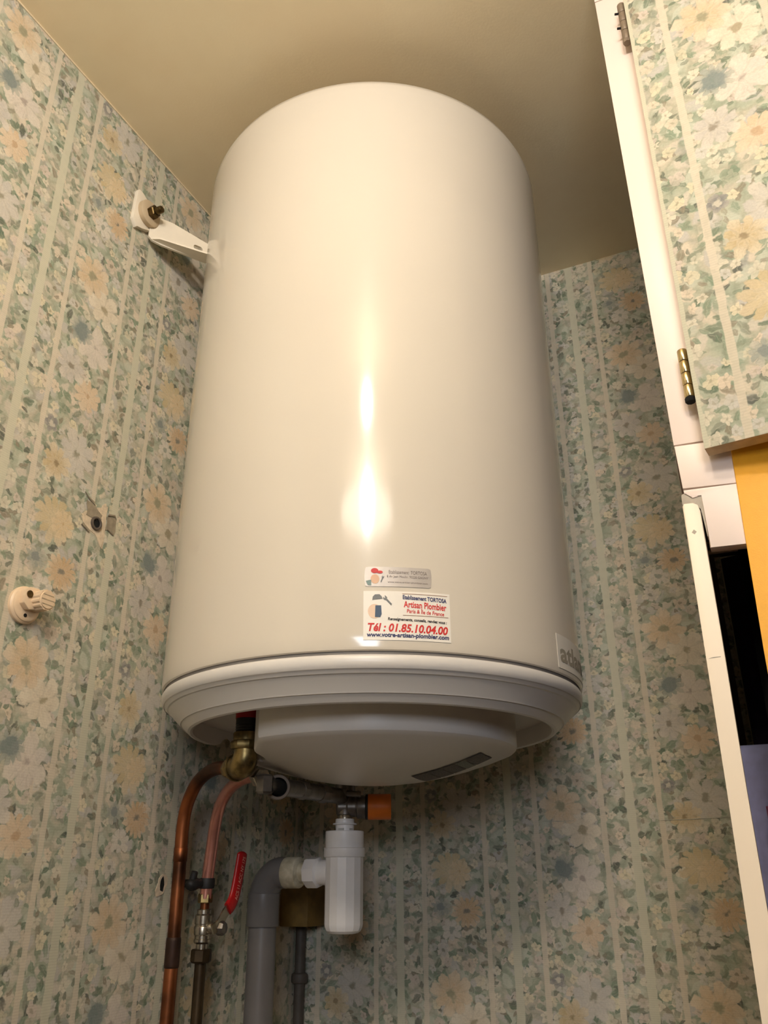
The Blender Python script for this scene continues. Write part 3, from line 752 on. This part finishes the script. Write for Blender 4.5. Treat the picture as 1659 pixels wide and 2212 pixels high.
pd = Vector((.56, -.83, -.06)).normalized(); p0 = Vector((-.5660, .9195, .1015)) + Vector((.56, -.83, -.06)).normalized() * .016
bm = lathe(NB(), [(.0100, -.022), (.0142, -.022), (.0142, .006), (.0148, .0075), (.0148, .0120), (.0140, .0128), (.0112, .0128), (.0108, .0120), (.0108, -.004), (0, -.0045)], p0, pd, 30)
for f in bm.faces:
    if all((v.co - p0).dot(pd) < .0121 and ((v.co - p0) - pd * (v.co - p0).dot(pd)).length < .0109 for v in f.verts): f.material_index = 1
link('test_port', bm, [mat('dull_port_metal', (112, 98, 86), .6, .35, var=.1, scale=90), M_hole], sg, 40, 'open round port with a black bore')
bm = lathe(NB(), [(0, .140), (.0150, .140), (.0160, .1385), (.0160, .1260), (.0140, .1245), (.0140, .0990), (.0130, .0975), (.0120, .0800), (.0108, .0792), (0, .0792)], (KX, KY, 0), seg=26)
link('valve_body', bm, M_greymetal, sg, 35)
rd = Vector((math.cos(AZ), math.sin(AZ), 0)); k0 = Vector((KX, KY, .0900))
bm = lathe(NB(), [(0, -.0105), (.0118, -.0105), (.0128, -.0090), (.0128, .0020), (.0120, .0026), (.0120, .0032), (.0132, .004), (.0134, .0145), (.0130, .0152), (.0130, .0160), (.0150, .0170), (.0154, .0180), (.0154, .0280), (.0144, .0290), (0, .0290)], k0, rd, 28)
link('relief_body', bm, M_greymetal, sg, 30)
link('relief_seal', lathe(NB(), [(0, .0285), (.0162, .0285), (.0168, .0295), (.0168, .0315), (.0160, .0325), (0, .0325)], k0, rd, 32), M_black, sg, 40)
bm = lathe(NB(), [(0, .0320), (.0168, .0320), (.0172, .0330), (.0172, .0620), (.0164, .0640), (0, .0640)], k0, rd, 14)
link('orange_knob', bm, M_orange, sg, 25, 'bright orange plastic knob')
bm = lathe(NB(), [(0, .112), (.0052, .112), (.0058, .1108), (.0058, .1000), (0, .0995)], Vector((KX, KY, 0)) - rd * .0050 + Vector((.010, -.016, 0)), seg=16)
cyl(bm, Vector((KX + .010, KY - .016, .1065)) - rd * .005, Vector((KX + .010, KY - .016, .1050)) + rd * .020, .0040, seg=12)
link('lever_nozzle', bm, M_greymetal, sg, 40)
bm = lathe(NB(), [(0, .0800), (.0098, .0800), (.0104, .0790), (.0104, .0725), (.0096, .0715), (.0088, .0700), (.0088, .0640), (0, .0640)], (KX, KY, 0), seg=24)
link('drain_outlet', bm, M_chrome, sg, 35)

# ------------------------------------------------------------------ white bottle trap
trap = thing('bottle_trap', (KX, KY, -.0675), 'white plastic bottle trap hanging below the safety valve', 'siphon')
bm = lathe(NB(), [(0.008645, 0.0745), (0.012012, 0.0745), (0.01274, 0.074), (0.013104, 0.0695), (0.013104, 0.069), (0.016198, 0.0685), (0.016744, 0.0676), (0.01638, 0.0668), (0.012922, 0.0662), (0.012558, 0.06), (0.012558, 0.052), (0.01001, 0.052), (0.01001, 0.06), (0.008645, 0.068), (0.008645, 0.0745)], (KX, KY, 0), seg=36)
link('tundish', bm, M_trap, trap, 35)
vd = Vector((.46, -.887, 0)); bm = NB()
for an, wdt in ((-.42, .0042), (.75, .0030)):
    d_ = Matrix.Rotation(an, 3, 'Z') @ vd; s_ = Vector((-d_.y, d_.x, 0))
    prism(bm, [(-wdt, 0), (wdt, 0), (wdt, .0075), (-wdt, .0075)], Vector((KX, KY, .0545)) + d_ * .0117, s_, (0, 0, 1), d_ * .0012)
link('air_window', bm, mat('window_shade', (188, 184, 178), .5), trap, 0)
bm = lathe(NB(), [(0, .0585), (0.01092, .0585), (0.025662, .0585), (0.02639, .0575), (0.026208, .0372), (0.026026, .0366), (0, .0366)], (KX, KY, 0), seg=48)
link('cap', bm, M_trap, trap, 35)
bm = lathe(NB(), [(0, .0376), (0.027482, .0374), (0.028756, .0370), (0.028028, .0362), (0.028028, .0268), (0.0273, .0256), (0.025298, .0250), (0, .0250)], (KX, KY, 0), seg=48)
link('collar', bm, M_trap, trap, 35)
bm = lathe(NB(), [(0, .0255), (0.025844, .0255), (0.025844, -.0560), (0.025116, -.0600), (0.023205, -.0640), (0.019565, -.0668), (0.01365, -.0678), (0, -.0680)], (KX, KY, 0), seg=14, a0=.12, a1=.12 + 2 * PI)
link('bottle', bm, M_trap, trap, 20)
oy, oz = KY, .0067
bm = lathe(NB(), [(0.01425, 0), (0.01634, 0), (0.01596, .0160), (0.01596, .018), (0, .018)], (KX - .020, oy, oz), (-1, 0, 0), 30)
link('outlet_neck', bm, M_trap, trap, 40)
bm = lathe(NB(), [(0, 0), (0.016372, 0), (0.0177, .0015), (0.020001, .003), (0.020001, .0180), (0.018762, .0205), (0.013275, .0205)], (KX - .036, oy, oz), (-1, 0, 0), 8, a0=.2, a1=.2 + 2 * PI)
link('outlet_nut', bm, M_trap, trap, 30)
link('outlet_pipe', cyl(NB(), (KX - .050, oy, oz), (KX - .072, oy, oz), .0138, seg=30), M_trap_old, trap, 40, 'yellowed short outlet pipe')
bm = lathe(NB(), [(0.013275, 0), (0.015045, .0004), (0.019647, .0030), (0.020178, .0045), (0.020178, .0250), (0.019647, .0265), (0, .0265)], (KX - .0660, oy, oz), (-1, 0, 0), 36)
link('outlet_nut', bm, M_trap_old, trap, 30, 'yellowed round outlet nut')

# ------------------------------------------------------------------ grey drain pipe
DX, DY = -.6830, 1.0876
drain = thing('drain_pipe', (DX, DY, -1.5), 'grey plastic drain pipe with a bend joining the white trap', 'pipe')
bend = [(-.6480, DY, oz), (-.6560, DY, oz), (-.6640, DY, oz - .0018), (-.6730, DY, oz - .0080), (-.6800, DY, oz - .0175), (-.6830, DY, oz - .0280), (-.6830, DY, oz - .0340)]
link('bend', tube(NB(), catmull(bend, 5), .0205, 30), M_pvc, drain, 60)
link('socket', lathe(NB(), [(.0200, -.0180), (.0220, -.0200), (.0222, -.0600), (.0216, -.0612), (.0190, -.0612)], (DX, DY, 0), seg=36), M_pvc, drain, 35)
link('pipe', cyl(NB(), (DX, DY, -.058), (DX - .0015, DY + .004, ZF), .0192, seg=36), M_pvc, drain, 60)

# ------------------------------------------------------------------ wood block and corner pipe
bm = box(NB(), (XW, 1.236, -.0690), (-.6960, YB, -.0110), .002)
o = link('wooden_block', bm, M_wood, None, 35); tag(o, 'brown wooden block fixed low in the wall corner behind the trap', 'block')
cp = thing('corner_pipe', (-.7345, 1.2845, -1.5), 'thin dark painted pipe standing in the wall corner under the wooden block', 'pipe')
link('pipe', cyl(NB(), (-.7345, 1.2845, -.069), (-.7345, 1.2845, ZF), .0080, seg=18), M_pipepaint, cp, 50)
link('collar', lathe(NB(), [(.0090, -.1350), (.0122, -.1370), (.0128, -.1400), (.0128, -.1470), (.0120, -.1490), (.0090, -.1500)], (-.7345, 1.2845, 0), seg=18), M_pipepaint, cp, 40)

# ------------------------------------------------------------------ bits on the left wall
hk = thing('wall_socket_base', (XW, .6490, .262), 'old cream porcelain fixture with a ribbed stub on the left wall', 'fixture')
bc = Vector((XW, .6490, .2835))
bm = lathe(NB(), [(0, 0), (.0215, 0), (.0215, .0035), (.0202, .0052), (.0193, .0056), (.0190, .0068), (.0168, .0082), (0, .0084)], bc, (1, 0, 0), 48)
link('round_base', bm, M_porc, hk, 35)
bm = prism(NB(), [(-.0128, -.002), (-.0138, .006), (-.0125, .0140), (-.007, .0180), (.0038, .0188), (.0090, .0176), (.0090, -.005), (-.005, -.008)], bc + Vector((.0068, 0, 0)), (0, 1, 0), (0, 0, 1), (.0090, 0, 0), .0012)
link('shoulder_block', bm, M_porc, hk, 40)
bm = lathe(NB(), [(.0034, .0002), (.0042, .0002), (.0042, .0022), (.0034, .0022)], bc + Vector((.0146, -.0072, .0092)), (1, 0, 0), 16)
lathe(bm, [(0, .0006), (.0036, .0006), (.0036, .0012), (0, .0012)], bc + Vector((.0156, -.0072, .0092)), (1, 0, 0), 16)
link('screw', bm, M_bolt, hk, 30)
link('screw_hole', cyl(NB(), bc + Vector((.0080, -.002, -.0132)), bc + Vector((.0088, -.002, -.0132)), .0022, seg=14), M_hole, hk, 40)
bm = NB(); ns = 36; dc0 = bc + Vector((.0084, .0085, .0052))
pr = []
for i in range(ns):
    a_ = 2 * PI * i / ns; r_ = .0122 if i % 3 else .0110
    pr.append((r_ * math.cos(a_), r_ * math.sin(a_)))
prism(bm, pr, dc0, (0, 1, 0), (0, 0, 1), (.0185, 0, 0))
cyl(bm, dc0 + Vector((.0175, 0, 0)), dc0 + Vector((.0196, 0, 0)), .0108, .0100, 30)
stub = link('ribbed_stub', bm, M_porc, hk, 25)
for k_ in (-1, 0, 1):
    hw = math.sqrt(.0094 ** 2 - (k_ * .0055) ** 2)
    link('groove', box(NB(), dc0 + Vector((.0194, -hw, k_ * .0055 - .0005)), dc0 + Vector((.0199, hw, k_ * .0055 + .0005))), M_dooredge, stub, 0)

random.seed(4)
def ragged(pts, k=4, amp=.0012):
    o_ = []
    for i, p in enumerate(pts):
        q = pts[(i + 1) % len(pts)]
        for j in range(k): o_.append((p[0] + (q[0] - p[0]) * j / k + random.uniform(-amp, amp), p[1] + (q[1] - p[1]) * j / k + random.uniform(-amp, amp)))
    return o_
wp = thing('wall_plug', (XW, .738, .40), 'grey plug in bare plaster under torn wallpaper on the left wall', 'wall plug')
hc = Vector((XW, .7385, .4185))
bm = prism(NB(), ragged([(-.026, .004), (-.012, .016), (.004, .0235), (.0125, .0345), (.0165, .0300), (.0175, -.0290), (.0135, -.0270), (.0015, -.0130), (-.015, -.0125), (-.0225, -.0020)]), hc, (0, 1, 0), (0, 0, 1), (.0006, 0, 0))
link('plaster_patch', bm, M_plaster, wp, 0)
bm = prism(NB(), ragged([(-.017, .0060), (-.021, .0250), (-.008, .0260), (.0085, .0150), (.0075, .0060)], 3), hc + Vector((.0006, 0, 0)), (0, 1, 0), (0, 0, 1), (.0005, 0, 0))
prism(bm, ragged([(.0185, .0160), (.0340, .0200), (.0370, .0150), (.0350, -.0040), (.0185, -.0010)], 3), hc + Vector((.0002, 0, 0)), (0, 1, 0), (0, 0, 1), (.0006, 0, 0))
link('torn_paper', bm, M_torn, wp, 0)
for pl in ([(-.026, .034), (-.018, .028), (-.006, .0225), (-.008, .0265), (-.020, .030)], [(-.024, -.0100), (-.010, -.0160), (-.009, -.0135), (-.022, -.0075)], [(.019, .0180), (.031, .0215), (.0345, .0185), (.031, .0235), (.020, .0205)], [(.021, -.0010), (.033, -.0050), (.033, -.0035)]):
    link('paper_flap', prism(NB(), pl, hc + Vector((.0008, 0, 0)), (0, 1, 0), (0, 0, 1), (.0014, 0, .0004)), M_torn, wp, 0)
bm = lathe(NB(), [(.0058, .0004), (.0088, .0004), (.0092, .0012), (.0088, .0034), (.0066, .0036), (.0058, .0024), (.0056, .0010), (0, .0008)], hc, (1, 0, 0), 28)
for f in bm.faces:
    if all(((v.co - hc) - Vector((v.co.x - hc.x, 0, 0))).length < .0060 for v in f.verts): f.material_index = 1
link('plug_sleeve', bm, [M_plug, M_hole], wp, 40)
h2 = thing('drilled_hole', (XW, .942, -.012), 'small drilled hole with chipped plaster beside the thick copper pipe', 'hole')
hc2 = Vector((XW, .9400, -.0067))
bm = prism(NB(), ragged([(-.012, -.008), (-.006, -.0155), (.004, -.0120), (.010, -.004), (.0120, .0080), (.003, .0125), (-.005, .0080)], 3), hc2, (0, 1, 0), (0, 0, 1), (.0006, 0, 0))
link('plaster_chip', bm, M_plaster, h2, 0)
bm = prism(NB(), ragged([(-.0030, -.0075), (.0022, -.0085), (.0042, -.001), (.0036, .0060), (.0008, .0095), (-.0032, .0040)], 2, .0005), hc2 + Vector((.0004, .001, 0)), (0, 1, 0), (0, 0, 1), (.0005, 0, 0))
link('bore', bm, M_hole, h2, 0)

# ------------------------------------------------------------------ cupboard on the right
YC = .76
cup = thing('cupboard', (.22, 1.03, -1.5), 'tall built-in cupboard with white frame and wallpapered upper door', 'cupboard')
link('side_panel', box(NB(), (-.0388, YC + .012, ZF), (-.0345, YB, 1.065)), M_inside, cup, 0)
link('side_panel', box(NB(), (.50, YC + .012, ZF), (.512, YB, 1.065)), M_inside, cup, 0)
def face(name, poly, m_, y=YC, th=.014, bev=.0008, label=None):
    return link(name, prism(NB(), poly, (0, y, 0), (1, 0, 0), (0, 0, 1), (0, th, 0), bev), m_, cup, 40, label)
face('frieze', [(-.0458, 1.0290), (.51, 1.0160), (.51, 1.0720), (-.0462, 1.0720)], M_stile)
face('stile', [(-.0454, 1.0276), (-.0385, .3810), (.012, .3792), (.012, 1.0260)], M_stile, label='white upper stile')
face('stile_block', [(-.0381, .3800), (-.0367, .3345), (.0240, .3300), (.0240, .3760)], M_stile, label='white block between the two joints')
face('apron', [(-.0366, .3330), (-.0362, .3290), (-.0322, .3275), (-.0300, .3235), (-.0252, .3242), (-.0207, .3262), (-.0219, .2725), (.0240, .2706), (.0240, .3300)], M_stile, y=YC + .0005)
face('filler_strip', [(-.0392, .3285), (-.0370, .3300), (-.0230, .3250), (-.0196, .3255), (-.0205, .2840), (-.0226, .2840), (-.0238, .3120), (-.0275, .3170), (-.0395, .3180)], M_putty, y=YC + .0015, th=.010, bev=.0004)
face('post', [(-.0396, .3165), (-.0380, .3190), (-.0300, .3185), (-.0262, .3160), (-.0246, .3090), (-.0250, .200), (-.0262, .0660), (-.0262, -1.5), (-.0440, -1.5), (-.0432, -.10), (-.0412, .0663), (-.0402, .220)], M_post, label='cream white lower post')
link('nail_mark', prism(NB(), [(-.0022, 0), (0, -.0022), (.0022, 0), (0, .0026)], (-.0330, YC - .0002, .2895), (1, 0, 0), (0, 0, 1), (0, .0006, 0)), M_putty, cup, 0)
link('knot_scratch', prism(NB(), [(-.006, 0), (.004, .0005), (.004, .0010), (-.002, .0010)], (-.0325, YC - .0002, .1720), (1, 0, 0), (0, 0, 1), (0, .0006, 0)), M_putty, cup, 0)
link('hanging_rail', cyl(NB(), (-.0345, .97, .345), (.50, .97, .345), .010, seg=16), M_hinge, cup, 40)
link('lower_rail', cyl(NB(), (-.0345, .955, .1130), (.50, .955, .1130), .006, seg=14), M_inside, cup, 40)
# wallpapered door, slightly ajar about its left edge
dh = Vector((-.0114, .7350, 0)); ang = -8.0 * DEG
dx_ = Vector((math.cos(ang), math.sin(ang), 0)); dn = Vector((-dx_.y, dx_.x, 0))
bm = prism(NB(), [(0, .3590), (.46, .3590), (.46, 1.0080), (0, 1.0080)], dh, dx_, (0, 0, 1), dn * .0175, .0008)
nfront = -dn
bm.normal_update()
for f in bm.faces:
    if f.normal.z < -.7 or f.normal.dot(dx_) > .7 or abs(f.normal.dot(dn)) > .7 and (f.calc_center_median() - dh).dot(dn) > .009: f.material_index = 1
uvD = lambda c: ((c - dh).dot(dx_) + .0015 + 2 * PW, (c.z - .7892) * .935 + (.400 - .270))
door = link('door', bm, [M_paper, M_dooredge], cup, 30, 'upper door covered in floral wallpaper, slightly ajar', uv=uvD)
def hinge(zl, zh, m_, n_k, x_, y_, painted):
    h = NB(); L_ = (zh - zl) / n_k
    for i in range(n_k): lathe(h, [(0, 0), (.0044, 0), (.0048, .0006), (.0048, L_ - .0012), (.0044, L_ - .0006), (0, L_ - .0006)], (x_, y_, zl + L_ * i), seg=18)
    box(h, (x_ - .001, y_ + .002, zl), (x_ + .012, y_ + .0042, zh))
    o_ = link('hinge', h, m_, cup, 35, 'painted over upper hinge' if painted else 'bright brass lower hinge')
    g2 = NB()
    for i in range(n_k):
        if i % 2 == (0 if not painted else 1): box(g2, (x_ + .0040, y_ - .0005, zl + L_ * i), (x_ + .0058, y_ + .003, zl + L_ * (i + 1) - .0012))
    link('leaf_gap', g2, M_hole, o_, 0)
    p_ = NB(); lathe(p_, [(0, -.0052), (.0046, -.0052), (.0050, -.0044), (.0050, -.0004), (0, -.0004)], (x_, y_, zl), seg=8)
    link('pin_end', p_, m_ if painted else M_hole, o_, 30)
    if painted:
        for zc in (zl + .022, zl + .048): link('hinge_screw', cyl(NB(), (x_ - .003, y_ - .001, zc), (x_ - .0085, y_ - .003, zc - .0005), .0014, seg=8), M_hole, o_, 30)
hinge(.4215, .4760, M_hinge, 4, -.0160, .7465, False)
hinge(.9230, .9860, M_hingepaint, 4, -.0152, .7460, True)
# yellow lower door
bm = prism(NB(), [(.0109, .3700), (.0060, .1764), (.0030, -.05), (-.002, -.60), (-.002, -1.44), (.46, -1.44), (.46, .3700)], (0, YC - .002, 0), (1, 0, 0), (0, 0, 1), (0, .013, 0), .0008)
link('door', bm, M_yellow, cup, 40, 'plain bright yellow lower door')

# clothes hanging inside
def garment(name, label, m_, x0, x1, y0, z0, z1, amp, nw, th, ph=0.0, drift=0.0, cat='clothing'):
    bm = NB(); nx, nz = 22, 14; fr = []; bk = []
    for i in range(nx + 1):
        for j in range(nz + 1):
            u = i / nx; v = j / nz
            x_ = x0 + (x1 - x0) * u + drift * (1 - v); z_ = z0 + (z1 - z0) * v
            fold = amp * (1 - .6 * v) * math.sin(2 * PI * nw * u + ph + .7 * (1 - v)); edge = th * .5 * math.sqrt(max(0.02, 1 - (2 * u - 1) ** 6)) * (1 if v < .97 else .55)
            fr.append(bm.verts.new((x_, y0 + fold - edge, z_ + .003 * math.sin(5 * u + ph) * (1 - v)))); bk.append(bm.verts.new((x_, y0 + fold + edge, z_)))
    I = lambda i, j: i * (nz + 1) + j
    for i in range(nx):
        for j in range(nz):
            bm.faces.new((fr[I(i, j)], fr[I(i + 1, j)], fr[I(i + 1, j + 1)], fr[I(i, j + 1)])); bm.faces.new((bk[I(i, j)], bk[I(i, j + 1)], bk[I(i + 1, j + 1)], bk[I(i + 1, j)]))
    for i in range(nx):
        for j in (0, nz): bm.faces.new((fr[I(i, j)], fr[I(i + 1, j)], bk[I(i + 1, j)], bk[I(i, j)]))
    for j in range(nz):
        for i in (0, nx): bm.faces.new((fr[I(i, j)], fr[I(i, j + 1)], bk[I(i, j + 1)], bk[I(i, j)]))
    o_ = link(name, bm, m_, None, 60); return tag(o_, label, cat, None)
garment('shirt', 'dark violet shirt hanging at the back of the cupboard', M_violet, -.020, .075, 1.03, -.30, .352, .006, 3, .030)
def folded(name, label, m_, x0, x1, yb, zb, rb, zlo, th, amp):
    bm = NB(); path = [(-rb - th / 2, zlo + (zb - zlo) * i / 8) for i in range(9)] + [(-(rb + th / 2) * math.cos(PI * i / 8), zb + (rb + th / 2) * math.sin(PI * i / 8)) for i in range(1, 8)] + [((rb + th / 2), zb - (zb - zlo) * i / 8) for i in range(9)]
    nx = 14; rows = []
    for k_ in range(nx + 1):
        u = k_ / nx; r_ = []
        for i, (y_, z_) in enumerate(path):
            p_ = path[max(i - 1, 0)]; q_ = path[min(i + 1, len(path) - 1)]
            ty, tz = q_[0] - p_[0], q_[1] - p_[1]; l_ = math.hypot(ty, tz); ny, nz = -tz / l_, ty / l_
            wv = (1 if y_ > 0 else -1) * amp * (.5 + .5 * math.sin(2 * PI * 2 * u + 1.1)) * min(1, max(0, (zb - z_) / .08))
            r_.append((y_ + wv, z_, ny, nz))
        rows.append([[bm.verts.new((x0 + (x1 - x0) * u, yb + y_ + s_ * th / 2 * ny, z_ + s_ * th / 2 * nz)) for (y_, z_, ny, nz) in r_] for s_ in (1, -1)])
    n_ = len(path)
    for k_ in range(nx):
        for i in range(n_ - 1):
            for s_ in (0, 1): bm.faces.new((rows[k_][s_][i], rows[k_ + 1][s_][i], rows[k_ + 1][s_][i + 1], rows[k_][s_][i + 1]))
        for i in (0, n_ - 1): bm.faces.new((rows[k_][0][i], rows[k_ + 1][0][i], rows[k_ + 1][1][i], rows[k_][1][i]))
    for k_ in (0, nx):
        for i in range(n_ - 1): bm.faces.new((rows[k_][0][i], rows[k_][0][i + 1], rows[k_][1][i + 1], rows[k_][1][i]))
    return tag(link(name, bm, m_, None, 60), label, 'cloth', None)
folded('towel', 'pale lilac cloth folded over the lower bar next to the cream post', M_lilac, -.0335, .0030, .955, .1130, .0072, -.16, .0030, .005)
garment('coat', 'black coat bulging at the edge of the cupboard opening', M_blackcloth, .0015, .12, .885, .02, .352, .010, 1, .060, 2.2, -.004)
garment('scarf', 'pink cloth hanging lowest in the cupboard next to the lilac cloth', M_pink, -.0170, .030, .905, -.35, .060, .004, 2, .026, 1.5)
